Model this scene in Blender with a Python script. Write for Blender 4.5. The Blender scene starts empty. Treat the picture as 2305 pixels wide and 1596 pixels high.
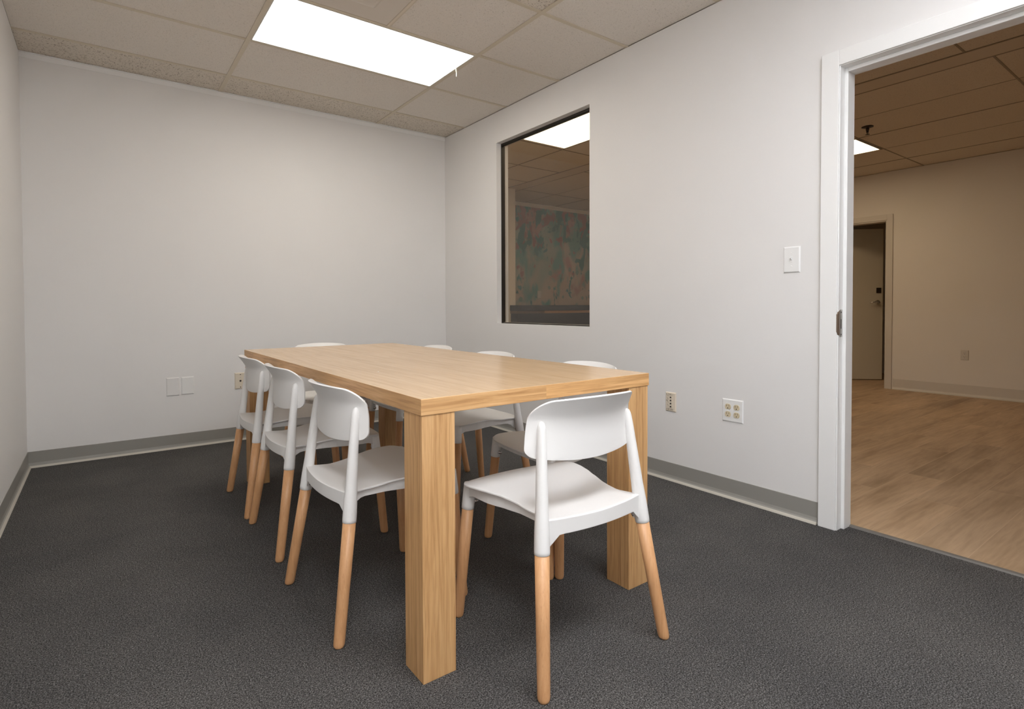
import bpy, bmesh, math, random
from mathutils import Vector, Matrix
PI = math.pi
random.seed(4)
SC = bpy.context.scene
COL = SC.collection

# ------------------------------------------------------------------ camera, world, exposure
IMW, IMH = 2305, 1596
FPX, PPX, PPY = 1230.64, 1109.8, 716.4
YAW, PITCH, ROLL = .6206, -.0211, -.0041
cam_data = bpy.data.cameras.new('camera')
cam = bpy.data.objects.new('camera', cam_data)
COL.objects.link(cam)
fw = Vector((math.sin(YAW) * math.cos(PITCH), math.cos(YAW) * math.cos(PITCH), math.sin(PITCH)))
rt0 = Vector((math.cos(YAW), -math.sin(YAW), 0))
up0 = rt0.cross(fw)
rt = rt0 * math.cos(ROLL) + up0 * math.sin(ROLL)
up = -rt0 * math.sin(ROLL) + up0 * math.cos(ROLL)
mw = Matrix.Identity(4)
for i in range(3):
    mw[i][0], mw[i][1], mw[i][2] = rt[i], up[i], -fw[i]
mw.translation = Vector((-2.6191, -4.427, .9907))
cam.matrix_world = mw
cam_data.sensor_fit = 'HORIZONTAL'
cam_data.sensor_width = 36
cam_data.lens = 36 * FPX / IMW
cam_data.shift_x = (IMW / 2 - PPX) / IMW
cam_data.shift_y = (PPY - IMH / 2) / IMW
cam_data.clip_start = .02
SC.camera = cam
w = bpy.data.worlds.new('world')
SC.world = w
w.use_nodes = True
w.node_tree.nodes['Background'].inputs[0].default_value = (1, .95, .9, 1)
w.node_tree.nodes['Background'].inputs[1].default_value = .05
SC.view_settings.view_transform = 'Standard'
SC.view_settings.look = 'None'
SC.view_settings.gamma = 1
SC.view_settings.exposure = 0.0
SC.view_settings.use_curve_mapping = False
SC.cycles.use_denoising = True
SC.cycles.max_bounces = 10
SC.cycles.diffuse_bounces = 7
ROOM_LAMP = 7.7        # radiance of the office troffers
NEAR_FILL = 15.5       # radiance of a brighter, cooler unseen troffer, added to light the doorway end
SIDE_FILL = 17.0       # radiance of an unseen troffer added over the camera to brighten the chairs
HALL_LAMP = 7.6        # radiance of the dimmer, warmer troffers next door

# ------------------------------------------------------------------ sizes (metres)
H = 2.563              # ceiling
XL = -3.01             # left wall
YF = -5.30             # wall behind the camera
T = .6096
WT = .12               # right wall thickness
XFAR, YMUR = 4.95, 2.03

# ------------------------------------------------------------------ materials
def new_mat(name):
    m = bpy.data.materials.new(name)
    m.use_nodes = True
    nt = m.node_tree
    b = nt.nodes['Principled BSDF']
    return m, nt, b
def N(nt, t, **kw):
    n = nt.nodes.new(t)
    for k, v in kw.items():
        if k in n.inputs: n.inputs[k].default_value = v
        else: setattr(n, k, v)
    return n
def L(nt, a, b): nt.links.new(a, b)
def coords(nt, scale=(1, 1, 1), rot=(0, 0, 0), gen='Object'):
    tc = N(nt, 'ShaderNodeTexCoord')
    mp = N(nt, 'ShaderNodeMapping')
    mp.inputs['Scale'].default_value = scale
    mp.inputs['Rotation'].default_value = rot
    L(nt, tc.outputs[gen], mp.inputs[0])
    return mp.outputs[0]
def ramp(nt, fac, stops, interp='LINEAR'):
    r = N(nt, 'ShaderNodeValToRGB')
    r.color_ramp.interpolation = interp
    el = r.color_ramp.elements
    while len(el) < len(stops): el.new(.5)
    for e, (p, c) in zip(el, stops):
        e.position = p
        e.color = (*c, 1) if len(c) == 3 else c
    L(nt, fac, r.inputs[0])
    return r.outputs[0]
def mix(nt, fac, a, b, mode='MIX'):
    m = N(nt, 'ShaderNodeMix', data_type='RGBA', blend_type=mode)
    for sock, v in ((m.inputs[0], fac), (m.inputs[6], a), (m.inputs[7], b)):
        if hasattr(v, 'is_output'): L(nt, v, sock)
        elif isinstance(v, (int, float)): sock.default_value = v
        else: sock.default_value = (*v, 1)
    return m.outputs[2]
def bump(nt, b, h, strength, dist):
    n = N(nt, 'ShaderNodeBump', Strength=strength, Distance=dist)
    L(nt, h, n.inputs['Height'])
    L(nt, n.outputs[0], b.inputs['Normal'])
def noise(nt, vec, scale, detail=2, rough=.5, dist=0):
    n = N(nt, 'ShaderNodeTexNoise', Scale=scale, Detail=detail, Roughness=rough, Distortion=dist)
    L(nt, vec, n.inputs['Vector'])
    return n.outputs[0]
def plain(name, col, rough=.5, metal=0, spec=.5, bumpy=None):
    m, nt, b = new_mat(name)
    b.inputs['Base Color'].default_value = (*col, 1)
    b.inputs['Roughness'].default_value = rough
    b.inputs['Metallic'].default_value = metal
    b.inputs['Specular IOR Level'].default_value = spec
    if bumpy:
        sc, st, di = bumpy
        bump(nt, b, noise(nt, coords(nt), sc, 3), st, di)
    return m
def emit(name, col, strength):
    m, nt, b = new_mat(name)
    b.inputs['Base Color'].default_value = (.8, .8, .8, 1)
    b.inputs['Emission Color'].default_value = (*col, 1)
    b.inputs['Emission Strength'].default_value = strength
    return m

def mat_paint(name, col, rough=.55):
    m, nt, b = new_mat(name)
    v = coords(nt)
    n1 = noise(nt, v, 1.3, 3)
    c = ramp(nt, n1, [(.3, tuple(x * .975 for x in col)), (.7, col)])
    L(nt, c, b.inputs['Base Color'])
    b.inputs['Roughness'].default_value = rough
    b.inputs['Specular IOR Level'].default_value = .3
    bump(nt, b, noise(nt, v, 160, 2), .08, .002)
    return m
M = {}
M['wall'] = mat_paint('wall_paint', (.80, .79, .78))
M['hallwall'] = mat_paint('hall_wall_paint', (.76, .72, .66))
M['trimwhite'] = plain('white_gloss_trim', (.84, .84, .83), .32, bumpy=(40, .05, .002))
M['tbar'] = plain('ceiling_grid_metal', (.64, .57, .455), .5)
M['plate'] = plain('white_plate_plastic', (.83, .83, .82), .3)
M['ivory'] = plain('ivory_plastic', (.66, .57, .40), .35)
M['almond'] = plain('almond_plate_plastic', (.74, .66, .54), .4)
M['dark'] = plain('dark_slot', (.02, .015, .012), .6)
M['slot'] = plain('brown_slot', (.22, .15, .08), .6)
M['ink'] = plain('marker_ink', (.10, .07, .05), .8)
M['chrome'] = plain('chrome', (.75, .75, .75), .15, 1)
M['steel'] = plain('satin_steel', (.5, .49, .47), .35, 1)
M['blackframe'] = plain('black_window_channel', (.018, .014, .011), .45)
M['base'] = plain('grey_cove_vinyl', (.30, .290, .266), .42, bumpy=(8, .12, .01))
M['basetoe'] = plain('pale_cove_toe', (.52, .49, .43), .5)
M['hallbase'] = plain('painted_hall_base', (.62, .58, .52), .5)
M['threshold'] = plain('dark_grey_reducer_strip', (.145, .135, .122), .45)
M['black'] = plain('black_laminate', (.028, .027, .028), .5)
M['tan'] = plain('tan_wood_rail', (.36, .22, .13), .5, bumpy=(20, .1, .002))
M['tandark'] = plain('dark_brown_rail', (.13, .085, .06), .5)
M['doorleaf'] = plain('door_paint', (.62, .56, .44), .5)
M['darkmetal'] = plain('dark_bronze', (.05, .035, .025), .4, .6)
M['diffuser'] = emit('office_light_diffuser', (1, .94, .835), ROOM_LAMP)
M['nearfill'] = emit('added_cool_fill_diffuser', (.97, .99, 1.04), NEAR_FILL)  # glow of the added fill troffer behind the camera
M['sidefill'] = emit('added_side_fill_diffuser', (.98, 1, 1.03), SIDE_FILL)  # glow of the added fill troffer over the camera
M['halldiffuser'] = emit('hall_light_diffuser', (1, .77, .50), HALL_LAMP)
M['lightframe'] = plain('light_frame_enamel', (.70, .70, .69), .4)
M['vent'] = plain('vent_enamel', (.66, .60, .53), .45)
M['paper'] = plain('torn_paper', (.80, .76, .66), .9)
M['scratched'] = plain('scratched_wood_mortise', (.16, .11, .075), .8, bumpy=(200, .5, .003))

def mat_plastic():
    m, nt, b = new_mat('white_chair_plastic')
    b.inputs['Base Color'].default_value = (.80, .79, .775, 1)
    b.inputs['Roughness'].default_value = .42
    bump(nt, b, noise(nt, coords(nt), 900, 1), .04, .0005)
    return m
M['plastic'] = mat_plastic()

def mat_wood(name, axis, cols, fine=90., rough=.42, bands=.5, seed=0., split=None):
    """veneer: grain lines run along the given object axis"""
    m, nt, b = new_mat(name)
    s = [fine, fine, fine]
    s['XYZ'.index(axis)] = fine * .035
    tc = N(nt, 'ShaderNodeTexCoord')
    ad = N(nt, 'ShaderNodeVectorMath', operation='ADD')
    L(nt, tc.outputs['Object'], ad.inputs[0]); ad.inputs[1].default_value = (seed, seed * .7, seed * 1.3)
    mp = N(nt, 'ShaderNodeMapping'); mp.inputs['Scale'].default_value = s
    L(nt, ad.outputs[0], mp.inputs[0])
    v = mp.outputs[0]
    g = noise(nt, v, 1.0, 5, .62, .6)
    s2 = [9., 9., 9.]; s2['XYZ'.index(axis)] = .7
    mp2 = N(nt, 'ShaderNodeMapping'); mp2.inputs['Scale'].default_value = s2
    L(nt, ad.outputs[0], mp2.inputs[0])
    g2 = noise(nt, mp2.outputs[0], 1.0, 3, .5, .8)
    s3 = [fine * 3.2] * 3; s3['XYZ'.index(axis)] = fine * .10
    mp3 = N(nt, 'ShaderNodeMapping'); mp3.inputs['Scale'].default_value = s3
    L(nt, ad.outputs[0], mp3.inputs[0])
    g3 = noise(nt, mp3.outputs[0], 1.0, 2, .5)
    c1 = ramp(nt, g, [(.30, cols[0]), (.5, cols[1]), (.72, cols[2])])
    c2 = ramp(nt, g2, [(.3, (.82, .80, .76)), (.55, (1, 1, 1)), (.75, (1.08, 1.06, 1.03))])
    c = mix(nt, bands, c1, c2, 'MULTIPLY')
    c3 = ramp(nt, g3, [(.30, (.72, .66, .58)), (.42, (1, 1, 1))])
    c = mix(nt, .45, c, c3, 'MULTIPLY')
    if split:                                           # a second sheet of veneer, a little paler, beyond the joint
        sp = N(nt, 'ShaderNodeSeparateXYZ'); L(nt, tc.outputs['Object'], sp.inputs[0])
        gt = N(nt, 'ShaderNodeMath', operation=split[1]); L(nt, sp.outputs['XYZ'.index(axis)], gt.inputs[0]); gt.inputs[1].default_value = split[0]
        sh = N(nt, 'ShaderNodeVectorMath', operation='MULTIPLY_ADD')
        L(nt, gt.outputs[0], sh.inputs[0]); sh.inputs[1].default_value = (3.3, 7.7, 5.1); L(nt, tc.outputs['Object'], sh.inputs[2])
        L(nt, sh.outputs[0], ad.inputs[0])
        c = mix(nt, gt.outputs[0], c, mix(nt, 1, c, (1.12, 1.12, 1.10), 'MULTIPLY'))
    L(nt, c, b.inputs['Base Color'])
    b.inputs['Roughness'].default_value = rough
    bump(nt, b, g, .05, .001)
    return m
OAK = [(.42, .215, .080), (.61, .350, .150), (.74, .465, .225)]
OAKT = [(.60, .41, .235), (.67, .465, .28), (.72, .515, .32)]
M['oak_x'] = mat_wood('oak_veneer_along_x', 'X', OAK, seed=1, split=(.43, 'GREATER_THAN'))
M['oak_y'] = mat_wood('oak_veneer_along_y', 'Y', OAK, seed=2, split=(1.90, 'GREATER_THAN'))
M['oak_z'] = mat_wood('oak_veneer_upright', 'Z', OAK, seed=3, rough=.45)
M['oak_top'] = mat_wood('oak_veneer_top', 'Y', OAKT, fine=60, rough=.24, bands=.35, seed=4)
BEECH = [(.59, .305, .135), (.64, .345, .162), (.68, .385, .19)]
M['beech'] = mat_wood('beech_leg_wood', 'Z', BEECH, fine=140, rough=.42, bands=.3, seed=5)

def mat_carpet():
    m, nt, b = new_mat('grey_carpet')
    v = coords(nt)
    n1 = noise(nt, v, 280, 3, .75, .3)
    n2 = noise(nt, v, 120, 3, .7)
    n3 = noise(nt, v, 2.2, 4, .6)
    n4 = noise(nt, v, 420, 1, .5)
    c = ramp(nt, n1, [(.36, (.016, .015, .014)), (.46, (.070, .068, .065)), (.55, (.150, .146, .141)), (.67, (.32, .313, .305))])
    c2 = ramp(nt, n2, [(.35, (.74, .74, .74)), (.65, (1.2, 1.2, 1.2))])
    c = mix(nt, 1, c, c2, 'MULTIPLY')
    c3 = ramp(nt, n3, [(.35, (.86, .86, .87)), (.65, (1.08, 1.07, 1.06))])
    c = mix(nt, 1, c, c3, 'MULTIPLY')
    c = mix(nt, .35, c, ramp(nt, n4, [(.4, (.85, .93, 1.05)), (.6, (1.12, 1.0, .9))]), 'MULTIPLY')
    L(nt, c, b.inputs['Base Color'])
    b.inputs['Roughness'].default_value = .95
    b.inputs['Specular IOR Level'].default_value = .12
    bump(nt, b, n1, .9, .006)
    return m
M['carpet'] = mat_carpet()

def mat_tile(name, lo, hi, scale, thresh, streak=1.0):
    m, nt, b = new_mat(name)
    v = coords(nt, (1, streak, 1))
    n1 = noise(nt, v, scale, 4, .65, .5)
    n2 = noise(nt, v, scale * 2.4, 2, .5)
    pits = ramp(nt, n1, [(thresh - .03, (0, 0, 0)), (thresh + .025, (1, 1, 1))])
    sp = ramp(nt, n2, [(.36, (.90, .90, .90)), (.55, (1, 1, 1))])
    c = mix(nt, pits, lo, hi)
    c = mix(nt, 1, c, sp, 'MULTIPLY')
    L(nt, c, b.inputs['Base Color'])
    b.inputs['Roughness'].default_value = .95
    b.inputs['Specular IOR Level'].default_value = .1
    bump(nt, b, pits, .5, .003)
    return m
M['tile_fine'] = mat_tile('fine_ceiling_tile', (.55, .50, .44), (.80, .75, .69), 170, .375)
M['tile_pit'] = mat_tile('pitted_ceiling_tile', (.28, .23, .18), (.74, .68, .60), 110, .405)
M['tile_hall'] = mat_tile('hall_ceiling_tile', (.60, .53, .44), (.76, .69, .59), 130, .39)
M['tile_hall_pale'] = plain('flat_pale_ceiling_tile', (.74, .66, .56), .9)  # paler tile colour for one ceiling panel and the vent edge strip
M['tile_hall_band'] = plain('painted_header_band', (.66, .59, .50), .85)

def mat_vinyl():
    m, nt, b = new_mat('vinyl_plank_floor')
    tc = N(nt, 'ShaderNodeTexCoord')
    br = N(nt, 'ShaderNodeTexBrick')
    br.offset = .37
    br.inputs['Color1'].default_value = (0, 0, 0, 1); br.inputs['Color2'].default_value = (1, 1, 1, 1)
    br.inputs['Mortar'].default_value = (.5, .5, .5, 1)
    br.inputs['Scale'].default_value = 1
    br.inputs['Mortar Size'].default_value = .0018
    br.inputs['Mortar Smooth'].default_value = 0
    br.inputs['Brick Width'].default_value = 1.22
    br.inputs['Row Height'].default_value = .18
    L(nt, tc.outputs['Object'], br.inputs['Vector'])
    # offset the grain per plank
    cmb = N(nt, 'ShaderNodeVectorMath', operation='MULTIPLY_ADD')
    L(nt, br.outputs['Color'], cmb.inputs[0]); cmb.inputs[1].default_value = (3.1, 5.7, 0)
    L(nt, tc.outputs['Object'], cmb.inputs[2])
    mp = N(nt, 'ShaderNodeMapping'); mp.inputs['Scale'].default_value = (.9, 5.5, 1)
    L(nt, cmb.outputs[0], mp.inputs[0])
    g = noise(nt, mp.outputs[0], 1.15, 4, .58, .45)
    mp2 = N(nt, 'ShaderNodeMapping'); mp2.inputs['Scale'].default_value = (5, 70, 1)
    L(nt, cmb.outputs[0], mp2.inputs[0])
    f = noise(nt, mp2.outputs[0], 1.0, 4, .6, .4)
    wv = N(nt, 'ShaderNodeTexWave', wave_type='RINGS', rings_direction='Z')
    wv.inputs['Scale'].default_value = 1.3; wv.inputs['Distortion'].default_value = 9
    wv.inputs['Detail'].default_value = 3; wv.inputs['Detail Scale'].default_value = .8
    L(nt, mp.outputs[0], wv.inputs['Vector'])
    c = ramp(nt, g, [(.3, (.30, .20, .118)), (.5, (.45, .32, .205)), (.72, (.57, .415, .275))])
    c = mix(nt, .14, c, ramp(nt, wv.outputs[0], [(0, (.62, .56, .5)), (.6, (1.05, 1.05, 1.05))]), 'MULTIPLY')
    c = mix(nt, .6, c, ramp(nt, f, [(.3, (.8, .77, .73)), (.6, (1.05, 1.04, 1.03))]), 'MULTIPLY')
    tone = ramp(nt, br.outputs['Color'], [(0, (.90, .90, .90)), (1, (1.08, 1.06, 1.03))])
    c = mix(nt, .8, c, tone, 'MULTIPLY')
    c = mix(nt, br.outputs['Fac'], c, (.50, .36, .24))
    L(nt, c, b.inputs['Base Color'])
    b.inputs['Roughness'].default_value = .5
    bump(nt, b, f, .06, .001)
    return m
M['vinyl'] = mat_vinyl()

def mat_mural():
    """loose watercolour blots of teal and rose over beige wallpaper"""
    m, nt, b = new_mat('watercolour_wallpaper')
    tc = N(nt, 'ShaderNodeTexCoord')
    v = tc.outputs['Object']
    mp = N(nt, 'ShaderNodeMapping'); mp.inputs['Scale'].default_value = (1.3, 1, .75)
    L(nt, v, mp.inputs[0])
    # hanging amount: heavier near the ceiling
    sep = N(nt, 'ShaderNodeSeparateXYZ'); L(nt, v, sep.inputs[0])
    hz = N(nt, 'ShaderNodeMapRange'); L(nt, sep.outputs[2], hz.inputs[0])
    hz.inputs[1].default_value = .9; hz.inputs[2].default_value = 2.5
    hz.inputs[3].default_value = -.10; hz.inputs[4].default_value = .12
    def blots(scale, seed, thr, soft, stretch=1.0):
        mpx = N(nt, 'ShaderNodeMapping'); mpx.inputs['Location'].default_value = (seed, 0, seed * 1.7)
        mpx.inputs['Scale'].default_value = (1.25, 1, .8 * stretch)
        L(nt, v, mpx.inputs[0])
        n = noise(nt, mpx.outputs[0], scale, 3, .55, .4)
        a = N(nt, 'ShaderNodeMath', operation='ADD'); L(nt, n, a.inputs[0]); L(nt, hz.outputs[0], a.inputs[1])
        return ramp(nt, a.outputs[0], [(thr - soft, (0, 0, 0)), (thr + soft, (1, 1, 1))])
    c = mix(nt, blots(1.3, 3.1, .50, .09), (.56, .47, .38), (.36, .43, .37))
    c = mix(nt, blots(2.4, 9.4, .53, .06), c, (.17, .36, .33))
    c = mix(nt, blots(2.7, 21.3, .62, .05), c, (.47, .31, .26))
    c = mix(nt, blots(4.6, 5.7, .61, .02), c, (.10, .25, .23))
    c = mix(nt, blots(5.0, 33.1, .65, .02), c, (.36, .20, .17))
    # strings of round leaves
    vo = N(nt, 'ShaderNodeTexVoronoi', feature='F1', distance='EUCLIDEAN')
    vo.inputs['Scale'].default_value = 7.0
    ds = N(nt, 'ShaderNodeVectorMath', operation='MULTIPLY_ADD')
    nz = N(nt, 'ShaderNodeTexNoise'); nz.inputs['Scale'].default_value = 9; L(nt, v, nz.inputs['Vector'])
    L(nt, nz.outputs['Color'], ds.inputs[0]); ds.inputs[1].default_value = (.05, 0, .05); L(nt, v, ds.inputs[2])
    L(nt, ds.outputs[0], vo.inputs['Vector'])
    lf = ramp(nt, vo.outputs['Distance'], [(.24, (1, 1, 1)), (.28, (0, 0, 0))])
    pick = N(nt, 'ShaderNodeSeparateColor'); L(nt, vo.outputs['Color'], pick.inputs[0])
    g1 = ramp(nt, pick.outputs[0], [(.62, (0, 0, 0)), (.63, (1, 1, 1))])
    fac = mix(nt, 1, lf, g1, 'MULTIPLY')
    leafc = ramp(nt, pick.outputs[1], [(.4, (.16, .30, .26)), (.5, (.38, .20, .16))])
    sc = N(nt, 'ShaderNodeMath', operation='MULTIPLY'); L(nt, fac, sc.inputs[0]); sc.inputs[1].default_value = .7
    c = mix(nt, sc.outputs[0], c, leafc)
    L(nt, c, b.inputs['Base Color'])
    b.inputs['Roughness'].default_value = .8
    return m
M['mural'] = mat_mural()
def mat_glass():
    m, nt, b = new_mat('window_glass')
    b.inputs['Base Color'].default_value = (.97, .98, .97, 1)
    b.inputs['Roughness'].default_value = 0
    b.inputs['IOR'].default_value = 1.45
    b.inputs['Transmission Weight'].default_value = 1
    return m
M['glass'] = mat_glass()

# ------------------------------------------------------------------ mesh helpers
def link_mesh(name, bm, mats, parent=None, smooth=False, bevel=0, loc=None):
    bmesh.ops.recalc_face_normals(bm, faces=bm.faces)
    me = bpy.data.meshes.new(name)
    bm.to_mesh(me); bm.free()
    if not isinstance(mats, (list, tuple)): mats = [mats]
    for x in mats: me.materials.append(x)
    if smooth:
        for p in me.polygons: p.use_smooth = True
    o = bpy.data.objects.new(name, me)
    COL.objects.link(o)
    if parent: o.parent = parent
    if loc: o.location = loc
    if bevel:
        md = o.modifiers.new('bevel', 'BEVEL'); md.width = bevel; md.segments = 2; md.limit_method = 'ANGLE'
    return o
def box(bm, x0, x1, y0, y1, z0, z1, mi=0):
    vs = [bm.verts.new((x, y, z)) for z in (z0, z1) for y in (y0, y1) for x in (x0, x1)]
    for f in ((0, 2, 3, 1), (4, 5, 7, 6), (0, 1, 5, 4), (2, 6, 7, 3), (0, 4, 6, 2), (1, 3, 7, 5)):
        fc = bm.faces.new([vs[i] for i in f]); fc.material_index = mi
    return vs
def tube(bm, pts, rad, seg=20, cap=True, flat=None):
    """lofted round bar through pts with a radius per point"""
    rings = []
    for i, p in enumerate(pts):
        p = Vector(p)
        a = Vector(pts[max(0, i - 1)]); c = Vector(pts[min(len(pts) - 1, i + 1)])
        d = (c - a).normalized() if (c - a).length > 1e-9 else Vector((0, 0, 1))
        if flat: d = Vector(flat)
        ux = d.cross(Vector((0, 1, 0)));
        if ux.length < .1: ux = d.cross(Vector((1, 0, 0)))
        ux.normalize(); uy = d.cross(ux).normalized()
        rings.append([bm.verts.new(p + (ux * math.cos(t) + uy * math.sin(t)) * rad[i]) for t in [2 * PI * k / seg for k in range(seg)]])
    for a, b in zip(rings, rings[1:]):
        for k in range(seg):
            bm.faces.new((a[k], a[(k + 1) % seg], b[(k + 1) % seg], b[k]))
    if cap:
        bm.faces.new(rings[0][::-1]); bm.faces.new(rings[-1])
def disc_lathe(bm, prof, cx, cy, cz, axis='Z', seg=24, sgn=1):
    """lathe of (radius, height) pairs about an axis through (cx,cy,cz)"""
    def P(r, h, t):
        a, b_ = r * math.cos(t), r * math.sin(t)
        if axis == 'Z': return (cx + a, cy + b_, cz + h * sgn)
        if axis == 'X': return (cx + h * sgn, cy + a, cz + b_)
        return (cx + a, cy + h * sgn, cz + b_)
    rings = [[bm.verts.new(P(r, h, 2 * PI * k / seg)) for k in range(seg)] for r, h in prof]
    for a, b in zip(rings, rings[1:]):
        for k in range(seg): bm.faces.new((a[k], a[(k + 1) % seg], b[(k + 1) % seg], b[k]))
    bm.faces.new(rings[0][::-1]); bm.faces.new(rings[-1])
def struct(o, label=None):
    o['kind'] = 'structure'
    if label: o['label'] = label
    return o
def tag(o, label, cat, group=None):
    o['label'] = label; o['category'] = cat
    if group: o['group'] = group
    return o
def empty(name, loc, rz=0):
    o = bpy.data.objects.new(name, None); COL.objects.link(o)
    o.location = loc; o.rotation_euler = (0, 0, rz); o.empty_display_size = .05
    return o
def copy_tree(o, parent=None):
    c = o.copy(); COL.objects.link(c)
    if parent: c.parent = parent
    for ch in list(o.children): copy_tree(ch, c)
    return c

# ------------------------------------------------------------------ floors
bm = bmesh.new(); box(bm, XL, .09, YF, 0, -.06, 0)
struct(link_mesh('floor', bm, M['carpet']), 'grey loop carpet of the office')
bm = bmesh.new(); box(bm, .09, 6.6, YF, YMUR, -.06, 0)
struct(link_mesh('floor', bm, M['vinyl']), 'brown wood-look vinyl planks beyond the doorway')
bm = bmesh.new()
vs = [(.082, 0), (.086, .006), (.100, .008), (.112, .004), (.118, .0005)]
for y0, y1 in ((-4.30, -3.364),):
    a = [bm.verts.new((x, y0, z)) for x, z in vs] ; b = [bm.verts.new((x, y1, z)) for x, z in vs]
    for i in range(len(vs) - 1): bm.faces.new((a[i], a[i + 1], b[i + 1], b[i]))
    bm.faces.new(a[::-1]); bm.faces.new(b); bm.faces.new((a[0], b[0], b[-1], a[-1]))
struct(link_mesh('trim_1', bm, M['threshold']), 'dark grey reducer strip between carpet and vinyl')

# ------------------------------------------------------------------ walls of the office
def wall(name, boxes, mat, label=None):
    bm = bmesh.new()
    for b in boxes: box(bm, *b)
    return struct(link_mesh(name, bm, mat), label)
wall('wall_left', [(XL - .1, XL, YF, 0, 0, H)], M['wall'])
wall('wall_back', [(XL - .1, 0, 0, .1, 0, H)], M['wall'])
wall('wall_front', [(XL - .1, 0, YF - .1, YF, 0, H)], M['wall'])
WY0, WY1, WZ0, WZ1 = -1.860, -.819, .855, 2.316        # window opening
DY0, DY1, DZ = -4.30, -3.362, 2.030                     # door opening (rough)
def wall_with_holes(name, x0, x1, ys, holes, mat):
    """wall along y between ys, holes = (y0,y1,z0,z1); one clean mesh"""
    bm = bmesh.new()
    cuts = sorted({ys[0], ys[1]} | {h[0] for h in holes} | {h[1] for h in holes})
    for a, b in zip(cuts, cuts[1:]):
        hh = [h for h in holes if h[0] <= a + 1e-6 and h[1] >= b - 1e-6]
        if not hh: box(bm, x0, x1, a, b, 0, H)
        else:
            h = hh[0]
            if h[2] > 0: box(bm, x0, x1, a, b, 0, h[2])
            box(bm, x0, x1, a, b, h[3], H)
    bmesh.ops.remove_doubles(bm, verts=bm.verts, dist=1e-5)
    seen = {}
    for f in bm.faces:
        k = tuple(sorted(v.index for v in f.verts)); seen.setdefault(k, []).append(f)
    bm.verts.index_update()
    seen = {}
    for f in bm.faces: seen.setdefault(tuple(sorted(v.index for v in f.verts)), []).append(f)
    kill = [f for fs in seen.values() if len(fs) > 1 for f in fs]
    bmesh.ops.delete(bm, geom=kill, context='FACES_ONLY')
    return struct(link_mesh(name, bm, mat))
wall_with_holes('wall_right', 0, WT, (YF - .1, YMUR + .1), [(WY0, WY1, WZ0, WZ1), (DY0, DY1, 0, DZ)], M['wall'])

# hall shell
wall('wall_alcove', [(WT, 1.90, 1.37, YMUR + .1, 0, H)], M['hallwall'], 'beige wall return seen through the window')
wall('wall_mural', [(1.90, XFAR + .1, YMUR, YMUR + .1, 0, 2.503)], M['mural'], 'wall papered with a teal and rose watercolour pattern')
wall('trim_2', [(1.90, XFAR + .1, YMUR - .002, YMUR + .1, 2.503, H)], M['hallwall'], 'plain band above the wallpaper')
FY0, FY1 = -1.865, -.93
wall_with_holes('wall_far', XFAR, XFAR + .12, (YF - .1, YMUR), [(FY0, FY1, 0, 2.0)], M['hallwall'])
wall('wall_hall', [(WT, XFAR, YF - .1, YF, 0, H)], M['hallwall'])
wall('wall_vestibule', [(XFAR + .12, 6.7, -2.12, -2.02, 0, H), (6.6, 6.7, -2.02, -.3, 0, H), (XFAR + .12, 6.7, -.3, -.2, 0, H)], M['hallwall'])

def slab_minus(bm, x0, x1, y0, y1, holes, z0, z1, mi):
    xs_ = sorted({x0, x1} | {c for h in holes for c in h[:2] if x0 < c < x1})
    for a, b in zip(xs_, xs_[1:]):
        hs = sorted([h for h in holes if h[0] <= a + 1e-6 and h[1] >= b - 1e-6], key=lambda h: h[2])
        y = y0
        for h in hs:
            box(bm, a, b, y, h[2], z0, z1, mi); y = h[3]
        box(bm, a, b, y, y1, z0, z1, mi)
# ------------------------------------------------------------------ ceilings
A, B = .343, .678                                       # first grid lines from the back wall / right wall
ys = [-A - T * k for k in range(9)]
xs = [-B, -B - 2 * T]
bm = bmesh.new()
yy = [0] + ys; yy = [y for y in yy if y > YF] + [YF]
xx = [0] + xs + [XL]
for i in range(len(yy) - 1):
    for j in range(len(xx) - 1):
        if (j == 1 and i in (2, 7)) or (j == 2 and i in (7, 8)): continue   # light fittings, seen and added, fill these bays
        mi = 1 if (i == 0 or (j == 1 and i == 4)) else 0
        box(bm, xx[j + 1], xx[j], yy[i + 1], yy[i], H + .004, H + .02, mi)
SIDE = (-2.83, -2.22, ys[8], ys[6])  # bay of the added troffer over the camera
slab_minus(bm, XL, xs[1], ys[8], ys[6], [SIDE], H + .004, H + .02, 0)
box(bm, XL, 0, YF, 0, H + .12, H + .16)
ceil = struct(link_mesh('ceiling', bm, [M['tile_fine'], M['tile_pit']]), 'suspended ceiling of speckled beige tiles')
bm = bmesh.new()
for y in ys:
    if y > YF: box(bm, XL, 0, y - .012, y + .012, H, H + .0035)
for x in xs: box(bm, x - .013, x + .013, YF, 0, H - .0006, H + .003)
box(bm, -B - T - .010, -B - T + .010, ys[3], ys[2], H + .0002, H + .003)
link_mesh('grid', bm, M['tbar'], ceil)
bm = bmesh.new(); box(bm, XL, 0, -.004, 0, H - .032, H); box(bm, XL, 0, -.018, 0, H - .002, H + .002)
struct(link_mesh('trim_3', bm, M['trimwhite']), 'white wall angle under the ceiling tiles on the back wall')

bm = bmesh.new()
hx = [WT, .56, 1.17, 1.79, 1.99, 1.99 + T, 1.99 + 2 * T, 1.99 + 3 * T, 1.99 + 4 * T, 6.7]
LIGHTS_H = [(.56, 1.17, -1.59, -.37), (3.21, 3.82, -2.20, -.98)]
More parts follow.
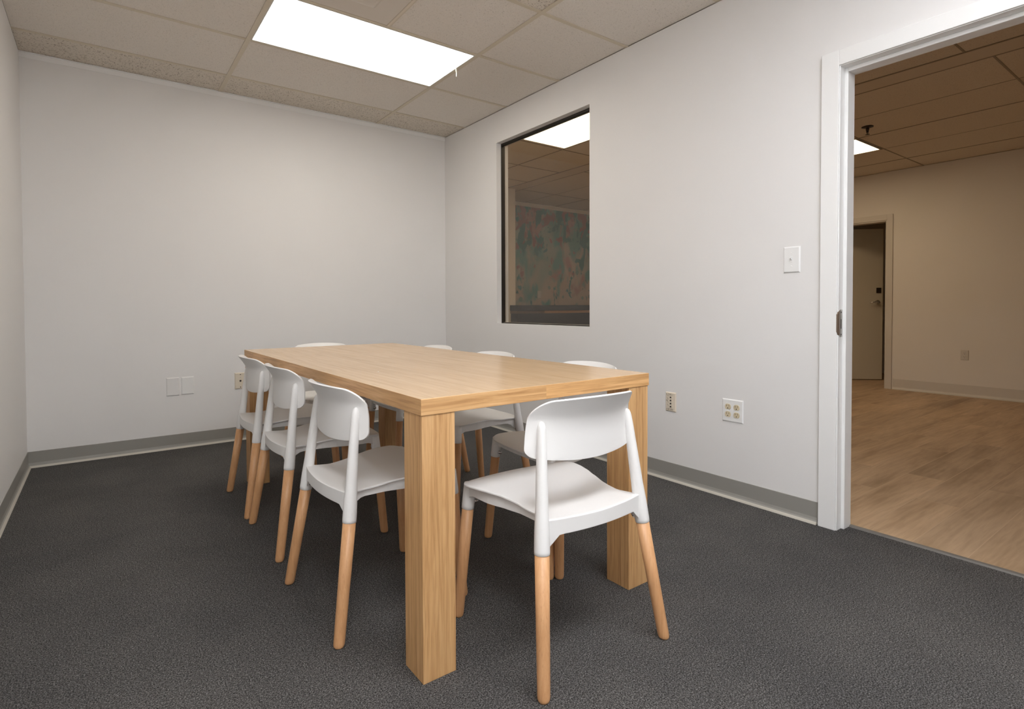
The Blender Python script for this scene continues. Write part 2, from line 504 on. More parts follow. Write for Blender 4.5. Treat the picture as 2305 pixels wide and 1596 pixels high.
# tile slabs around the two hall light fittings
slab_minus(bm, WT, 1.79, YF, 1.37, [LIGHTS_H[0]], H + .004, H + .02, 0)
box(bm, 1.79, 1.99, YF, YMUR, H + .001, H + .02, 1)
slab_minus(bm, 1.99, 6.7, YF, YMUR, [LIGHTS_H[1], (2.65, 3.87, .72, 1.34)], H + .004, H + .02, 0)
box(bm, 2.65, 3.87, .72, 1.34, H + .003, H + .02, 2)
box(bm, WT, 6.7, YF, YMUR, H + .12, H + .16)
ceil2 = struct(link_mesh('ceiling', bm, [M['tile_hall'], M['tile_hall_band'], M['tile_hall_pale']]), 'dim beige tiled ceiling beyond the doorway')
bm = bmesh.new()
g = .006
for x in (.56, 1.17): box(bm, x - g, x + g, YF, 1.37, H + .001, H + .0035)
for x in (1.785, 1.995): box(bm, x - g, x + g, YF, YMUR, H - .001, H + .0035)
for k in (2, 4): box(bm, 1.99 + k * T - g, 1.99 + k * T + g, YF, YMUR, H + .001, H + .0035)
for k in (1, 3): box(bm, 1.99 + k * T - .003, 1.99 + k * T + .003, YF, YMUR, H + .002, H + .0035)
for y in (-.34, .38, .97, -1.60, -3.34, -4.56): box(bm, WT, 1.79, y - g, y + g, H + .001, H + .0035)
for y in (-4.65, -3.43, -2.21, -.97, .19, 1.36): box(bm, 1.99, XFAR, y - g, y + g, H + .001, H + .0035)
link_mesh('grid', bm, plain('hall_grid_metal', (.30, .25, .19), .6), ceil2)

# ------------------------------------------------------------------ light fittings
def troffer(name, x0, x1, y0, y1, mat, frame_w, label):
    t = empty(name, ((x0 + x1) / 2, (y0 + y1) / 2, H))
    cx, cy = (x0 + x1) / 2, (y0 + y1) / 2
    bm = bmesh.new()
    ax, ay = (x1 - x0) / 2 - .014, (y1 - y0) / 2 - .014
    bx, by = ax - frame_w, ay - frame_w
    for b in ((-ax, -bx, -ay, ay), (bx, ax, -ay, ay), (-bx, bx, -ay, -by), (-bx, bx, by, ay)):
        box(bm, *b, 0, .02)
    box(bm, -ax, ax, -ay, ay, .09, .10)
    for b in ((-ax, -ax + .004, -ay, ay), (ax - .004, ax, -ay, ay), (-ax, ax, -ay, -ay + .004), (-ax, ax, ay - .004, ay)): box(bm, *b, .02, .09)
    link_mesh('frame', bm, M['lightframe'], t)
    bm = bmesh.new(); box(bm, -bx, bx, -by, by, .004, .010)
    link_mesh('diffuser', bm, mat, t)
    return tag(t, label, 'ceiling light')
troffer('ceiling_light', xs[1], xs[0], ys[2], ys[1], M['diffuser'], .006, 'bright rectangular flush light in the tiled ceiling above the table')
troffer('ceiling_light', xs[1], xs[0], ys[7], ys[6], M['nearfill'], .006, 'added unseen ceiling light behind the camera, brightening the doorway end')  # out of view, added as extra light for the doorway end
troffer('ceiling_light', *LIGHTS_H[0], M['halldiffuser'], .006, 'glowing ceiling light seen through the interior window')
troffer('ceiling_light', *LIGHTS_H[1], M['halldiffuser'], .008, 'glowing ceiling light seen through the open doorway')

troffer('ceiling_light', *SIDE, M['sidefill'], .006, 'added unseen ceiling light over the camera, brightening the left-hand chairs')  # out of view, added as extra light on left-facing surfaces
# air diffuser behind the office light
t = empty('air_vent', (-B - T - .305, ys[2] - T / 2, H))
bm = bmesh.new(); box(bm, -.292, .292, -.292, .292, .0005, .01)
link_mesh('face_panel', bm, M['vent'], t, bevel=.002)
bm = bmesh.new()
def sqring(bm, r0, r1, z0, z1, z2):
    q = [[bm.verts.new((sx * r, sy * r, z)) for sx, sy in ((-1, -1), (1, -1), (1, 1), (-1, 1))] for r, z in ((r0, z0), (r1, z1), (r1 - .012, z2))]
    for a, b in zip(q, q[1:]):
        for k in range(4): bm.faces.new((a[k], a[(k + 1) % 4], b[(k + 1) % 4], b[k]))
    bm.faces.new(q[2])
sqring(bm, .165, .150, .0005, -.010, -.012)
link_mesh('centre_plate', bm, M['vent'], t)
bm = bmesh.new(); box(bm, .292, .306, -.292, .292, -.002, .004)
link_mesh('edge_strip', bm, M['tile_hall_pale'], t)
tag(t, 'flat square beige air vent in the ceiling beside the bright light', 'air vent')

# scrap of paper on the grid
bm = bmesh.new()
pts = [(0, 0, 0), (.006, -.002, -.006), (.018, 0, -.012), (.022, .003, -.024), (.016, .001, -.030), (.010, 0, -.036), (.013, .002, -.044), (.008, .001, -.052), (.004, 0, -.042), (.006, 0, -.030), (.000, .001, -.020), (-.004, 0, -.008)]
f0 = bm.faces.new([bm.verts.new(p) for p in pts])
ex = bmesh.ops.extrude_face_region(bm, geom=[f0]); bmesh.ops.translate(bm, verts=[e for e in ex['geom'] if isinstance(e, bmesh.types.BMVert)], vec=(.002, .004, 0))
o = link_mesh('paper_scrap', bm, M['paper']); o.location = (-.695, -1.33, H + .002); o.rotation_euler = (0, 0, .7)
tag(o, 'tiny torn white paper scrap hanging from the ceiling grid by the light', 'paper')

# ------------------------------------------------------------------ baseboards (cove vinyl)
def cove(name, p0, p1, nrm, mat=None, toe=True, hgt=.100, label=None):
    """runs p0->p1 (xy) on a wall whose room-side normal is nrm"""
    mat = mat or M['base']
    prof = [(0, hgt), (.0025, hgt - .001), (.003, .03), (.006, .018), (.010, .012), (0, .012)]
    bm = bmesh.new()
    def ends(pr):
        return [[bm.verts.new((p[0] + nrm[0] * d, p[1] + nrm[1] * d, z)) for d, z in pr] for p in (p0, p1)]
    a, b = ends(prof)
    n = len(prof)
    for i in range(n): bm.faces.new((a[i], a[(i + 1) % n], b[(i + 1) % n], b[i]))
    bm.faces.new(a[::-1]); bm.faces.new(b)
    o = struct(link_mesh(name, bm, mat), label)
    if toe:
        bm = bmesh.new(); pr = [(0, .012), (.010, .012), (.015, .006), (.018, .0), (0, 0)]
        a, b = ends(pr); n = len(pr)
        for i in range(n): bm.faces.new((a[i], a[(i + 1) % n], b[(i + 1) % n], b[i]))
        bm.faces.new(a[::-1]); bm.faces.new(b)
        link_mesh('toe', bm, M['basetoe'], o)
    return o
cove('baseboard_back', (XL, 0), (0, 0), (0, -1))
cove('baseboard_left', (XL, YF), (XL, 0), (1, 0))
cove('baseboard_right', (0, -3.282), (0, 0), (-1, 0))
cove('baseboard_far', (XFAR, YF), (XFAR, -1.935), (-1, 0), M['hallbase'], True, .125)

# ------------------------------------------------------------------ window
bm = bmesh.new()
x0, x1, fwd = .046, .086, .012
for b in ((WY0, WY0 + fwd, WZ0, WZ1), (WY1 - .004, WY1, WZ0, WZ1), (WY0 + fwd, WY1 - .004, WZ0, WZ0 + .007), (WY0 + fwd, WY1 - .004, WZ1 - .016, WZ1)):
    box(bm, x0, x1, b[0], b[1], b[2], b[3])
win = struct(link_mesh('window_1', bm, M['blackframe'], bevel=.001), 'black channel frame of the interior window')
bm = bmesh.new(); box(bm, .070, .075, WY0 + .004, WY1 - .002, WZ0 + .003, WZ1 - .008)
link_mesh('pane', bm, M['glass'], win)
bm = bmesh.new(); box(bm, .074, .079, WY0 + .01, WY1 - .004, WZ0 + .007, WZ0 + .0095); box(bm, .076, .080, WY0 + .01, WY1 - .004, WZ1 - .019, WZ1 - .016)
link_mesh('bead', bm, M['vent'], win)

# ------------------------------------------------------------------ office door frame
bm = bmesh.new()
cz = 2.026
CO, CI = -3.290, -3.361                                    # casing outer / inner edge
def U(bm, xa, xb, y_near_hinge0, y1o, y1i, z_in, z_out):
    """frame leg at the strike side, head, and hinge-side leg"""
    box(bm, xa, xb, y1i, y1o, 0, z_out)                    # strike side leg
    box(bm, xa, xb, y_near_hinge0, y1i, z_in, z_out)       # head
    w = y1o - y1i
    box(bm, xa, xb, y_near_hinge0 - w, y_near_hinge0, 0, z_out)
HY = -4.300
door = empty('door_1', (0, 0, 0)); struct(door)
U(bm, -.018, .001, HY, CO, CI, cz, 2.092)
link_mesh('casing', bm, M['trimwhite'], door, bevel=.0025)
bm = bmesh.new(); U(bm, -.010, WT + .005, HY + .004, CI + .004, CI - .0035, cz - .003, cz + .006)
link_mesh('jamb', bm, M['trimwhite'], door, bevel=.001)
bm = bmesh.new(); U(bm, .032, .100, HY + .018, CI - .003, CI - .017, cz - .020, cz - .003)
link_mesh('door_stop', bm, M['trimwhite'], door, bevel=.0025)
bm = bmesh.new(); U(bm, WT - .001, WT + .017, HY, CO, CI, cz, 2.092)
link_mesh('hall_casing', bm, M['trimwhite'], door, bevel=.0025)
bm = bmesh.new(); yS = CI - .0035
box(bm, .000, .026, yS - .0022, yS, .852, .972)
link_mesh('strike_plate', bm, M['steel'], door, bevel=.0008)
bm = bmesh.new(); box(bm, .009, .015, yS - .0028, yS - .0018, .888, .930); box(bm, .010, .016, yS - .0028, yS - .0018, .957, .963); box(bm, .010, .016, yS - .0028, yS - .0018, .860, .866)
link_mesh('latch_hole', bm, M['dark'], door)
bm = bmesh.new()
pts = [(-.0185, .876), (-.0185, .950), (-.010, .962), (-.002, .968), (.003, .964), (.003, .862), (-.006, .858), (-.013, .864)]
vs0 = [bm.verts.new((x, yS - .0012 - (0 if x > -.011 else 0), z)) for x, z in pts]; f = bm.faces.new(vs0)
ex = bmesh.ops.extrude_face_region(bm, geom=[f]); bmesh.ops.translate(bm, verts=[e for e in ex['geom'] if isinstance(e, bmesh.types.BMVert)], vec=(0, .006, 0))
link_mesh('splintered_mortise', bm, M['scratched'], door)['label'] = 'chipped bare wood beside the strike plate'

# ------------------------------------------------------------------ far door in the hall
d2 = empty('door_2', (XFAR, 0, 0)); struct(d2)
bm = bmesh.new()
box(bm, -.016, .002, -1.925, FY0, 0, 2.062); box(bm, -.016, .002, FY0, FY1, 1.995, 2.062); box(bm, -.016, .002, FY1, FY1 + .06, 0, 2.062)
link_mesh('casing', bm, M['hallbase'], d2, bevel=.002)
bm = bmesh.new()
box(bm, -.005, .125, FY0, FY0 + .014, 0, 1.985); box(bm, -.005, .125, FY0, FY1, 1.982, 1.996); box(bm, -.005, .125, FY1 - .014, FY1, 0, 1.985)
link_mesh('jamb', bm, M['hallbase'], d2)
hinge = Vector((5.075, -.955, 0)); free = Vector((5.77, -1.545, 0))
ang = math.atan2(free.y - hinge.y, free.x - hinge.x)
leaf_len = (free - hinge).length
lf = empty('leaf', (hinge.x - XFAR, hinge.y, 0), ang); lf.parent = d2
# leaf local: x along the leaf, -y side faces the office
bm = bmesh.new(); box(bm, 0, leaf_len, 0, .04, .008, 1.995)
leaf = link_mesh('door_leaf', bm, M['doorleaf'], d2, bevel=.002)
leaf.matrix_local = Matrix.Translation((hinge.x - XFAR, hinge.y, 0)) @ Matrix.Rotation(ang, 4, 'Z')
bpy.data.objects.remove(lf)
bm = bmesh.new()
disc_lathe(bm, [(.030, 0), (.030, .008), (.024, .014), (.012, .018), (.012, .045)], leaf_len - .07, 0, 1.03, 'Y', 20, -1)
tube(bm, [(leaf_len - .07, -.045, 1.03), (leaf_len - .10, -.052, 1.033), (leaf_len - .14, -.052, 1.03), (leaf_len - .185, -.046, 1.022)], [.011, .012, .010, .007], 12)
link_mesh('lever_handle', bm, M['chrome'], leaf, smooth=True)
bm = bmesh.new(); box(bm, leaf_len - .085, leaf_len - .025, -.010, 0, 1.15, 1.22)
link_mesh('lock_plate', bm, M['darkmetal'], leaf, bevel=.003)
bm = bmesh.new(); box(bm, .18, .42, -.045, 0, 1.90, 1.955); tube(bm, [(.30, -.05, 1.965), (.15, -.12, 1.968), (.02, -.16, 1.968)], [.010, .008, .008], 10)
link_mesh('closer', bm, M['darkmetal'], leaf, bevel=.003)

# ------------------------------------------------------------------ wall plates
def plate_bm(w, h, t=.006, b=.005):
    """bevelled cover plate in local xz, facing -y"""
    bm = bmesh.new()
    o = [bm.verts.new((sx * w / 2, 0, sz * h / 2)) for sx, sz in ((-1, -1), (1, -1), (1, 1), (-1, 1))]
    i = [bm.verts.new((sx * (w / 2 - b), -t, sz * (h / 2 - b))) for sx, sz in ((-1, -1), (1, -1), (1, 1), (-1, 1))]
    for k in range(4): bm.faces.new((o[k], o[(k + 1) % 4], i[(k + 1) % 4], i[k]))
    bm.faces.new(i); bm.faces.new(o[::-1])
    return bm
def screw(parent, x, z, mat=None, r=.003, y=-.006):
    bm = bmesh.new(); disc_lathe(bm, [(r, 0), (r, .0008), (r * .6, .0014)], x, y, z, 'Y', 12, -1)
    return link_mesh('screw', bm, mat or M['plate'], parent)
def receptacle(parent, x, z, mat, wd=.030):
    bm = bmesh.new()
    n = 28; r = wd / 2 * 1.12; hh = r * .86
    ring = []
    for k in range(n):
        t = 2 * PI * k / n; px = r * math.cos(t); pz = max(-hh, min(hh, r * math.sin(t)))
        ring.append((px, pz))
    a = [bm.verts.new((x + px, -.0058, z + pz)) for px, pz in ring]; b = [bm.verts.new((x + px * .95, -.0082, z + pz * .95)) for px, pz in ring]
    for k in range(n): bm.faces.new((a[k], a[(k + 1) % n], b[(k + 1) % n], b[k]))
    bm.faces.new(b)
    o = link_mesh('receptacle', bm, mat, parent)
    bm = bmesh.new(); y = -.0086
    s = wd / .030
    box(bm, x - .0075 * s, x - .0050 * s, y, y + .001, z + .000, z + .009 * s)
    box(bm, x + .0050 * s, x + .0072 * s, y, y + .001, z + .001, z + .0085 * s)
    link_mesh('slot', bm, M['slot'], o); bm = bmesh.new()
    disc_lathe(bm, [(.0026 * s, 0), (.0026 * s, .0006)], x, y + .0006, z - .0075 * s, 'Y', 12, -1)
    link_mesh('ground_hole', bm, M['dark'], o)
    return o
def plate_thing(name, loc, rz, w, h, mat, label, cat):
    t = empty(name, loc, rz)
    link_mesh('cover_plate', plate_bm(w, h), mat, t)
    return tag(t, label, cat)
# back wall plates face -y (rz 0)
p = plate_thing('blank_wall_plate', (-2.223, 0, .438), 0, .080, .128, M['wall'], 'plain painted blank plate on the back wall, farthest left', 'wall plate')
p = plate_thing('blank_wall_plate', (-2.1315, 0, .439), 0, .080, .125, M['plate'], 'blank white plate with screws on the back wall, next to the painted one', 'wall plate')
screw(p, 0, .042); screw(p, 0, -.042)
p = plate_thing('cable_wall_plate', (-1.785, 0, .444), 0, .078, .122, M['almond'], 'almond cable plate with dark holes on the back wall by the table corner', 'wall plate')
for z in (.047, -.047): screw(p, 0, z, M['dark'], .0035)
screw(p, 0, .026, M['steel'], .0025)
bm = bmesh.new(); disc_lathe(bm, [(.0075, 0), (.0075, .002), (.005, .0035)], 0, -.006, 0, 'Y', 6, -1); link_mesh('cable_jack', bm, M['dark'], p)
# right wall plates face -x: rotate local -y to -x  => rz = -90
RZ = -PI / 2
p = plate_thing('phone_jack_plate', (0, -2.4975, .447), RZ, .070, .110, M['almond'], 'almond four-hole phone plate with marker writing, near the table corner', 'wall plate')
bm = bmesh.new(); box(bm, -.011, .017, -.0085, -.0055, -.034, .036); link_mesh('jack_block', bm, M['almond'], p, bevel=.0008)
for k in range(4):
    bm = bmesh.new(); disc_lathe(bm, [(.0048, 0), (.0048, .0012), (.003, .0014)], .003, -.0083, .026 - k * .0175, 'Y', 14, -1); link_mesh('jack_hole', bm, M['dark'], p)
def text(parent, s, size, loc, rot, mat, name='lettering'):
    cu = bpy.data.curves.new(name, 'FONT'); cu.body = s; cu.size = size; cu.extrude = .0002; cu.align_x = 'CENTER'
    tmp = bpy.data.objects.new(name, cu); COL.objects.link(tmp)
    dg = bpy.context.evaluated_depsgraph_get()
    me = bpy.data.meshes.new_from_object(tmp.evaluated_get(dg)); bpy.data.objects.remove(tmp)
    me.materials.append(mat)
    o = bpy.data.objects.new(name, me); COL.objects.link(o); o.parent = parent; o.location = loc; o.rotation_euler = rot
    return o
text(p, 'CW 3WI', .0125, (-.004, -.0062, -.0475), (PI / 2, 0, 0), M['ink'])
text(p, 'T ZE ~', .0095, (.000, -.0062, .0395), (PI / 2, 0, 0), M['ink'])
text(p, 'NE', .0085, (-.0235, -.0062, .004), (PI / 2, 0, 0), M['ink'])
bm = bmesh.new()
for k in range(3): tube(bm, [(-.022, -.0066, .022 - .018 * k), (-.017, -.0066, .016 - .018 * k), (-.011, -.0068, .013 - .018 * k)], [.0006] * 3, 6)
tube(bm, [(-.027, -.0066, .046), (-.025, -.0066, .038), (-.014, -.0066, .036), (.016, -.0066, .0365)], [.0006] * 4, 6)
link_mesh('pen_stroke', bm, M['ink'], p)

p = plate_thing('double_wall_outlet', (0, -2.8715, .453), RZ, .115, .117, M['plate'], 'white plate with four ivory sockets on the right wall', 'wall outlet')
for sx in (-.0235, .0235):
    for sz in (-.0195, .0195): receptacle(p, sx, sz, M['ivory'])
    screw(p, sx, 0)
p = plate_thing('light_switch', (0, -3.161, 1.204), RZ, .077, .122, M['plate'], 'white toggle light switch on the wall beside the door frame', 'light switch')
screw(p, 0, .030); screw(p, 0, -.030)
bm = bmesh.new(); box(bm, -.0055, .0055, -.0072, -.0055, -.0125, .0125); o = link_mesh('toggle_bezel', bm, M['plate'], p, bevel=.0006)
bm = bmesh.new()
a = [bm.verts.new(v) for v in ((-.004, -.007, -.003), (.004, -.007, -.003), (.004, -.007, .007), (-.004, -.007, .007))]
b = [bm.verts.new(v) for v in ((-.003, -.018, .006), (.003, -.018, .006), (.003, -.017, .011), (-.003, -.017, .011))]
for k in range(4): bm.faces.new((a[k], a[(k + 1) % 4], b[(k + 1) % 4], b[k]))
bm.faces.new(b); bm.faces.new(a[::-1])
link_mesh('toggle', bm, M['plate'], p, bevel=.0006)
p = plate_thing('wall_outlet', (XFAR, -2.594, .447), RZ, .070, .108, M['hallbase'], 'beige wall outlet low on the far hall wall', 'wall outlet')
receptacle(p, 0, .0195, M['hallbase']); receptacle(p, 0, -.0195, M['hallbase'])
p = plate_thing('blank_wall_plate', (2.877, YMUR, 1.175), 0, .072, .112, M['hallbase'], 'small beige plate on the patterned wallpaper seen through the window', 'wall plate')

# ------------------------------------------------------------------ sprinkler heads
def sprinkler(loc, label):
    t = empty('fire_sprinkler', loc)
    bm = bmesh.new(); disc_lathe(bm, [(.040, .004), (.046, 0), (.044, -.004), (.020, -.010)], 0, 0, 0, 'Z', 28); link_mesh('escutcheon', bm, M['darkmetal'], t, smooth=True)
    bm = bmesh.new(); disc_lathe(bm, [(.013, -.008), (.013, -.028), (.010, -.034), (.010, -.046), (.006, -.050)], 0, 0, 0, 'Z', 16); link_mesh('body', bm, M['darkmetal'], t, smooth=True)
    bm = bmesh.new()
    for s in (-1, 1): tube(bm, [(s * .009, 0, -.040), (s * .014, 0, -.052), (s * .003, 0, -.066)], [.003] * 3, 8)
    link_mesh('frame_arm', bm, M['darkmetal'], t)
    bm = bmesh.new(); disc_lathe(bm, [(.006, -.064), (.017, -.066), (.017, -.068), (.004, -.069)], 0, 0, 0, 'Z', 16); link_mesh('deflector', bm, M['darkmetal'], t)
    return tag(t, label, 'sprinkler')
sprinkler((2.90, -2.40, H), 'dark sprinkler head with round collar, hanging nearer the doorway')
sprinkler((3.16, -2.085, H), 'dark sprinkler head in front of the hall ceiling light')

# ------------------------------------------------------------------ bar counter behind the window
t = empty('bar_counter', (2.9, 1.4, 0))
bm = bmesh.new(); box(bm, -1.095, 1.4, -.20, .20, .934, 1.009); link_mesh('upper_ledge', bm, M['black'], t, bevel=.003)
bm = bmesh.new(); box(bm, -.62, 1.4, -.185, .19, .899, .934); link_mesh('rail', bm, M['tan'], t)
bm = bmesh.new(); box(bm, -1.09, -.62, -.185, .19, .899, .934); link_mesh('rail', bm, M['tandark'], t)['label'] = 'darker stretch of the wood rail'
bm = bmesh.new(); box(bm, -1.08, 1.39, -.175, .18, 0, .899); link_mesh('front_panel', bm, M['black'], t)
tag(t, 'dark bar counter with a wood rail seen through the interior window', 'counter')

# ------------------------------------------------------------------ table
TX, TY, TR, TL, TW, TH, TT = -1.9528, -3.1736, .006, 2.0930, .9161, .7523, .0440
table = empty('meeting_table', (TX, TY, 0), TR)
tag(table, 'long oak-veneer meeting table with thick square legs in the middle of the room', 'table')
bm = bmesh.new()
box(bm, 0, TW, 0, TL, TH - TT, TH)
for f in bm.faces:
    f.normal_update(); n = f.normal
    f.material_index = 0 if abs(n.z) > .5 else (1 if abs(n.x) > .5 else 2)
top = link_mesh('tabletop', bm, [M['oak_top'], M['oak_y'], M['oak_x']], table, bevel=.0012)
LEG = .101
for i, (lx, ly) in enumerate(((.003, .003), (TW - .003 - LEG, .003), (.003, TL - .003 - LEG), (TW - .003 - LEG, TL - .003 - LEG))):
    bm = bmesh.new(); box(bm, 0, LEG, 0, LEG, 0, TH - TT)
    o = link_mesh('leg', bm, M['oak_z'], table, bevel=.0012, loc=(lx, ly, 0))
bm = bmesh.new(); bmesh.ops.create_icosphere(bm, subdivisions=1, radius=.003)
for v in bm.verts: v.co = Vector((v.co.x * random.uniform(.7, 1.3), v.co.y * random.uniform(.7, 1.2), v.co.z * .5))
o = link_mesh('crumb', bm, M['paper']); o.location = (-1.798, -2.554, TH + .0012)
tag(o, 'tiny white crumb lying on the wooden table top', 'crumb')

# ------------------------------------------------------------------ chairs
def lerp(a, b, t): return a + (b - a) * t
def interp(tab, x):
    if x <= tab[0][0]: return tab[0][1]
    for (a, fa), (b, fb) in zip(tab, tab[1:]):
        if x <= b:
            t = (x - a) / (b - a); t = t * t * (3 - 2 * t) * .35 + t * .65
            return lerp(fa, fb, t)
    return tab[-1][1]
def y_rear(x): return -.172 - .020 * (1 - min(1, (x / .175)) ** 2)
def y_front(x): return .242 - .020 * (x / .2) ** 2
def seat_hw(v):
    w_ = interp([(0, .186), (.06, .178), (.18, .166), (.35, .169), (.5, .183), (.62, .199), (.74, .212), (.84, .219), (1, .222)], v)
    if v > .86:
        t = (v - .86) / .14
        w_ -= .062 * (1 - math.sqrt(max(0, 1 - t ** 2.2)))
    return w_
def seat_z(s, v):
    z = .4265 + .010 * v
    z += .009 * abs(s) ** 2.5 * math.sin(PI * min(1, max(0, (v - .2) / .8))) ** 1.0
    z -= .008 * math.exp(-((v - .42) / .22) ** 2) * (1 - s * s)
    z -= .004 * math.exp(-((v - .28) / .14) ** 2) * s * s
    z -= .007 * max(0, (v - .86) / .14) ** 2
    z += .003 * max(0, (.1 - v) / .1) * abs(s)
    return z
def build_seat(parent):
    bm = bmesh.new()
    nu, nv = 28, 34
    g_ = []
    for j in range(nv + 1):
        v = j / nv
        if v > .8: v = .8 + (1 - (1 - (v - .8) / .2) ** 1.6) * .2
        row = []
        for i in range(nu + 1):
            s = -1 + 2 * i / nu
            x = s * seat_hw(v)
            y = lerp(y_rear(x), y_front(x), v)
            row.append(bm.verts.new((x, y, seat_z(s, v))))
        g_.append(row)
    for j in range(nv):
        for i in range(nu): bm.faces.new((g_[j][i], g_[j][i + 1], g_[j + 1][i + 1], g_[j + 1][i]))
    o = link_mesh('seat', bm, M['plastic'], parent, smooth=True)
    md = o.modifiers.new('thickness', 'SOLIDIFY'); md.thickness = .0065; md.offset = -1
    md = o.modifiers.new('edge', 'BEVEL'); md.width = .0026; md.segments = 3; md.limit_method = 'ANGLE'; md.angle_limit = .9
    return o
def strip(bm, pts, th):
    """upright band: pts = (x, y, ztop, zbot); thickness th towards the chair centre"""
    rows = []
    for i, (x, y, zt, zb) in enumerate(pts):
        a = Vector(pts[max(0, i - 1)][:2]); b = Vector(pts[min(len(pts) - 1, i + 1)][:2])
        d = (b - a).normalized(); n = Vector((-d.y, d.x))
        if n.dot(-Vector((x, y - .02))) < 0: n = -n
        rows.append([bm.verts.new((x, y, zt)), bm.verts.new((x + n.x * th, y + n.y * th, zt)), bm.verts.new((x + n.x * th, y + n.y * th, zb)), bm.verts.new((x, y, zb))])
    for a, b in zip(rows, rows[1:]):
        for k in range(4): bm.faces.new((a[k], a[(k + 1) % 4], b[(k + 1) % 4], b[k]))
    bm.faces.new(rows[0][::-1]); bm.faces.new(rows[-1])
def build_apron(parent):
    bm = bmesh.new()
    # rear apron, bowed, with straight brackets dropping to the sleeves
    pts = []
    n = 26
    for i in range(n + 1):
        x = -.186 + .372 * i / n
        ax = abs(x)
        zt = seat_z(min(1, ax / .18), 0) - .0005
        zb = .386 - (0 if ax < .142 else (ax - .142) / .044 * .040)
        pts.append((x, y_rear(x) - .0015, zt, zb))
    strip(bm, pts, .009)
    for sx in (-1, 1):
        pts = []
        for i in range(25):
            v = i / 24
            y = lerp(-.160, .196, v)
            vv = (y + .172) / .40
            x = sx * min(seat_hw(vv) - .011, lerp(.178, .199, v))
            zt = seat_z(1, vv) - .006
            er, ef = y + .160, .196 - y
            zb = .396 + .004 * v - (0 if er > .055 else .040 * (1 - er / .055) ** 2.2) - (0 if ef > .034 else .018 * (1 - ef / .034) ** 2)
            pts.append((x, y, zt, zb))
        strip(bm, pts, .007)
    pts = []
    for i in range(21):
        x = -.19 + .38 * i / 20
        e = .19 - abs(x)
        pts.append((x, .214 - .012 * (x / .2) ** 2, seat_z(x / .22, .95) - .006, .400 - (0 if e > .034 else .018 * (1 - e / .034) ** 2)))
    strip(bm, pts, .007)
    return link_mesh('apron', bm, M['plastic'], parent, bevel=.0015)
FOOT = (.232, -.2202); SLV = (.1951, -.1694, .3426); TIP = (.1656, -.1328, .6794)
FFOOT = (.2137, .2302); FSLV = (.1915, .2050, .3514)
def ext(a, b, z):
    t = (z - a[2]) / (b[2] - a[2]); return tuple(a[k] + (b[k] - a[k]) * t for k in range(3))
def build_upright(parent, sx):
    bm = bmesh.new()
    zs = [(.3426, .0195), (.3436, .0208), (.352, .0212), (.40, .0205), (.43, .0190), (.46, .0175), (.52, .0163), (.58, .0148), (.63, .0135), (.658, .0122), (.669, .0108), (.677, .0080), (.681, .0040), (.682, .0015)]
    pts = [ext(SLV, TIP, z) for z, r in zs]
    tube(bm, [(sx * p_[0], p_[1], p_[2]) for p_ in pts], [r for z, r in zs], 24)
    return link_mesh('upright', bm, M['plastic'], parent, smooth=True)
def build_sleeve(parent, sx):
    bm = bmesh.new()
    f0 = (*FFOOT, 0)
    zs = [(.3514, .0185), (.3524, .0198), (.365, .0200), (.405, .0192), (.432, .0185)]
    pts = [ext(f0, FSLV, z) for z, r in zs]
    tube(bm, [(sx * p_[0], p_[1], p_[2]) for p_ in pts], [r for z, r in zs], 24)
    return link_mesh('front_sleeve', bm, M['plastic'], parent, smooth=True)
def build_leg(parent, sx, foot, sl, r1):
    bm = bmesh.new()
    f0 = (foot[0], foot[1], 0)
    zs = [(.0002, .0105), (.0015, .0140), (.006, .0160), (.012, .0168), (sl[2] * .5, lerp(.0168, r1, .5)), (sl[2] + .003, r1)]
    pts = [ext(f0, sl, z) for z, r in zs]
    tube(bm, [(sx * p_[0], p_[1], p_[2]) for p_ in pts], [r for z, r in zs], 24, flat=(0, 0, 1))
    return link_mesh('leg', bm, M['beech'], parent, smooth=True)
def build_bolt(leg, sx, p_, dx, dy):
    bm = bmesh.new()
    x, y, z = sx * p_[0], p_[1], p_[2]
    d = Vector((sx * dx, dy, 0)).normalized()
    q0 = Vector((x, y, z)) + d * .018
    tube(bm, [q0, q0 + d * .007, q0 + d * .0072, q0 + d * .010, q0 + d * .014, q0 + d * .016], [.0075, .0075, .0050, .0062, .0052, .002], 14, flat=tuple(d))
    return link_mesh('bolt', bm, M['chrome'], leg, smooth=True)
def back_y(x, z):
    y0 = -.158 - .03 * (z - .56) - 2.0 * max(0, z - .64) ** 2 - .32 * max(0, z - .69)
    return y0 + (.80 + .75 * min(1, max(0, (z - .58) / .17))) * x * x + 1.5 * max(0, abs(x) - .12) ** 2
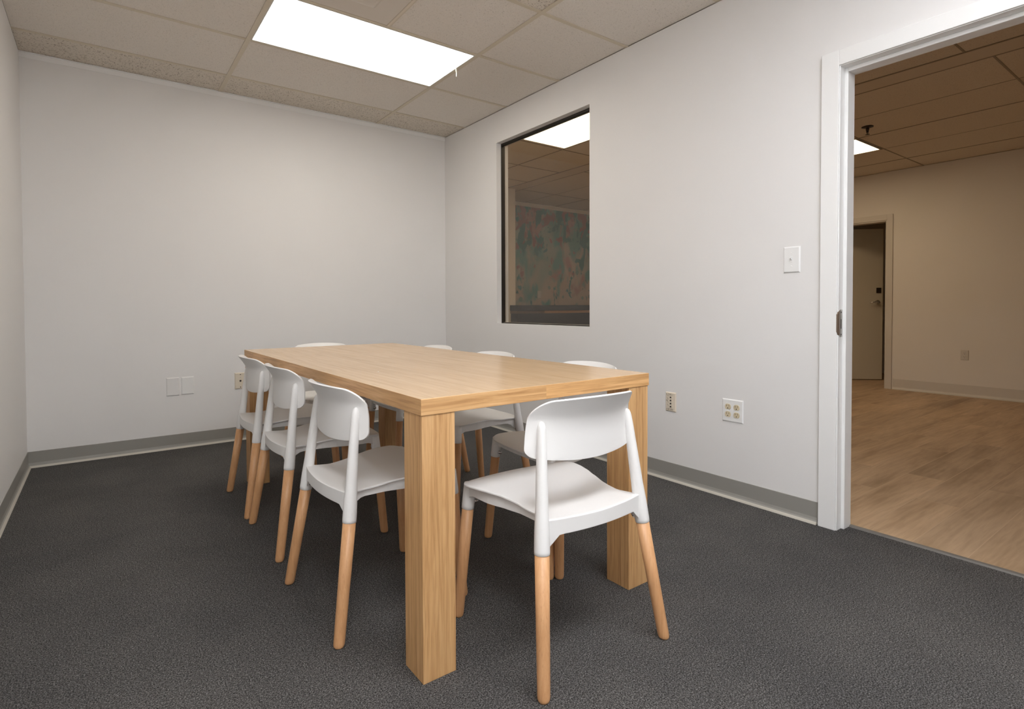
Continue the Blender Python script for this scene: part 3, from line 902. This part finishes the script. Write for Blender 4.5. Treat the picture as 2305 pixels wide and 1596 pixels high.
def build_back(parent):
    bm = bmesh.new()
    nu, nv = 36, 22
    rows = []
    for j in range(nv + 1):
        t = j / nv
        t = .5 - .5 * math.cos(PI * t)
        hw = lerp(.210, .190, t)
        if t < .15: hw -= .026 * (1 - math.sqrt(max(0, 1 - ((.15 - t) / .15) ** 2)))
        if t > .70: hw -= .045 * (1 - math.sqrt(max(0, 1 - ((t - .70) / .30) ** 2)))
        row = []
        for i in range(nu + 1):
            s = -1 + 2 * i / nu
            x = s * hw
            zb = .566 + .016 * (x / .18) ** 2
            zt = .7470 - .006 * (x / .14) ** 2
            z = lerp(zb, zt, t)
            row.append(bm.verts.new((x, back_y(x, z), z)))
        rows.append(row)
    for j in range(nv):
        for i in range(nu): bm.faces.new((rows[j][i], rows[j][i + 1], rows[j + 1][i + 1], rows[j + 1][i]))
    o = link_mesh('backrest', bm, M['plastic'], parent, smooth=True)
    md = o.modifiers.new('thickness', 'SOLIDIFY'); md.thickness = .0062; md.offset = 0
    md = o.modifiers.new('edge', 'BEVEL'); md.width = .0026; md.segments = 3; md.limit_method = 'ANGLE'; md.angle_limit = .9
    return o
def make_chair():
    t = empty('dining_chair', (0, 0, 0))
    build_seat(t); build_apron(t); build_back(t)
    for sx in (-1, 1):
        build_upright(t, sx); build_sleeve(t, sx)
        lg = build_leg(t, sx, FOOT, SLV, .0198)
        build_bolt(lg, sx, ext(SLV, TIP, .368), -1, .25)
        lg = build_leg(t, sx, FFOOT, FSLV, .0188)
        build_bolt(lg, sx, ext((*FFOOT, 0), FSLV, .372), -1, -.25)
    return t
chair = make_chair()
spots = [
    (-1.4961, -3.1845, -.022, 'white plastic chair with beech legs at the near table end, its back to us'),
    (-1.8603, -2.6441, -1.5387, 'white chair with beech legs on the left side, nearest the near table corner'),
    (-1.8520, -1.9881, -1.5677, 'white chair with beech legs on the left side, between the two others there'),
    (-1.8560, -1.4504, -1.5772, 'white chair with beech legs on the left side, farthest from us'),
    (-1.0672, -2.7426, 1.5071, 'white chair tucked in on the window side, nearest the near table corner'),
    (-1.067, -2.060, 1.57, 'white chair tucked in on the window side, middle of the three there'),
    (-1.067, -1.445, 1.57, 'white chair tucked in on the window side, farthest from us'),
    (-1.422, -.900, PI, 'white chair at the far end of the table, back to the far wall'),
]
for i, (x, y, a, lab) in enumerate(spots):
    o = chair if i == 0 else copy_tree(chair)
    o.location = (x, y, 0); o.rotation_euler = (0, 0, a)
    tag(o, lab, 'chair', 'white chairs around the meeting table')
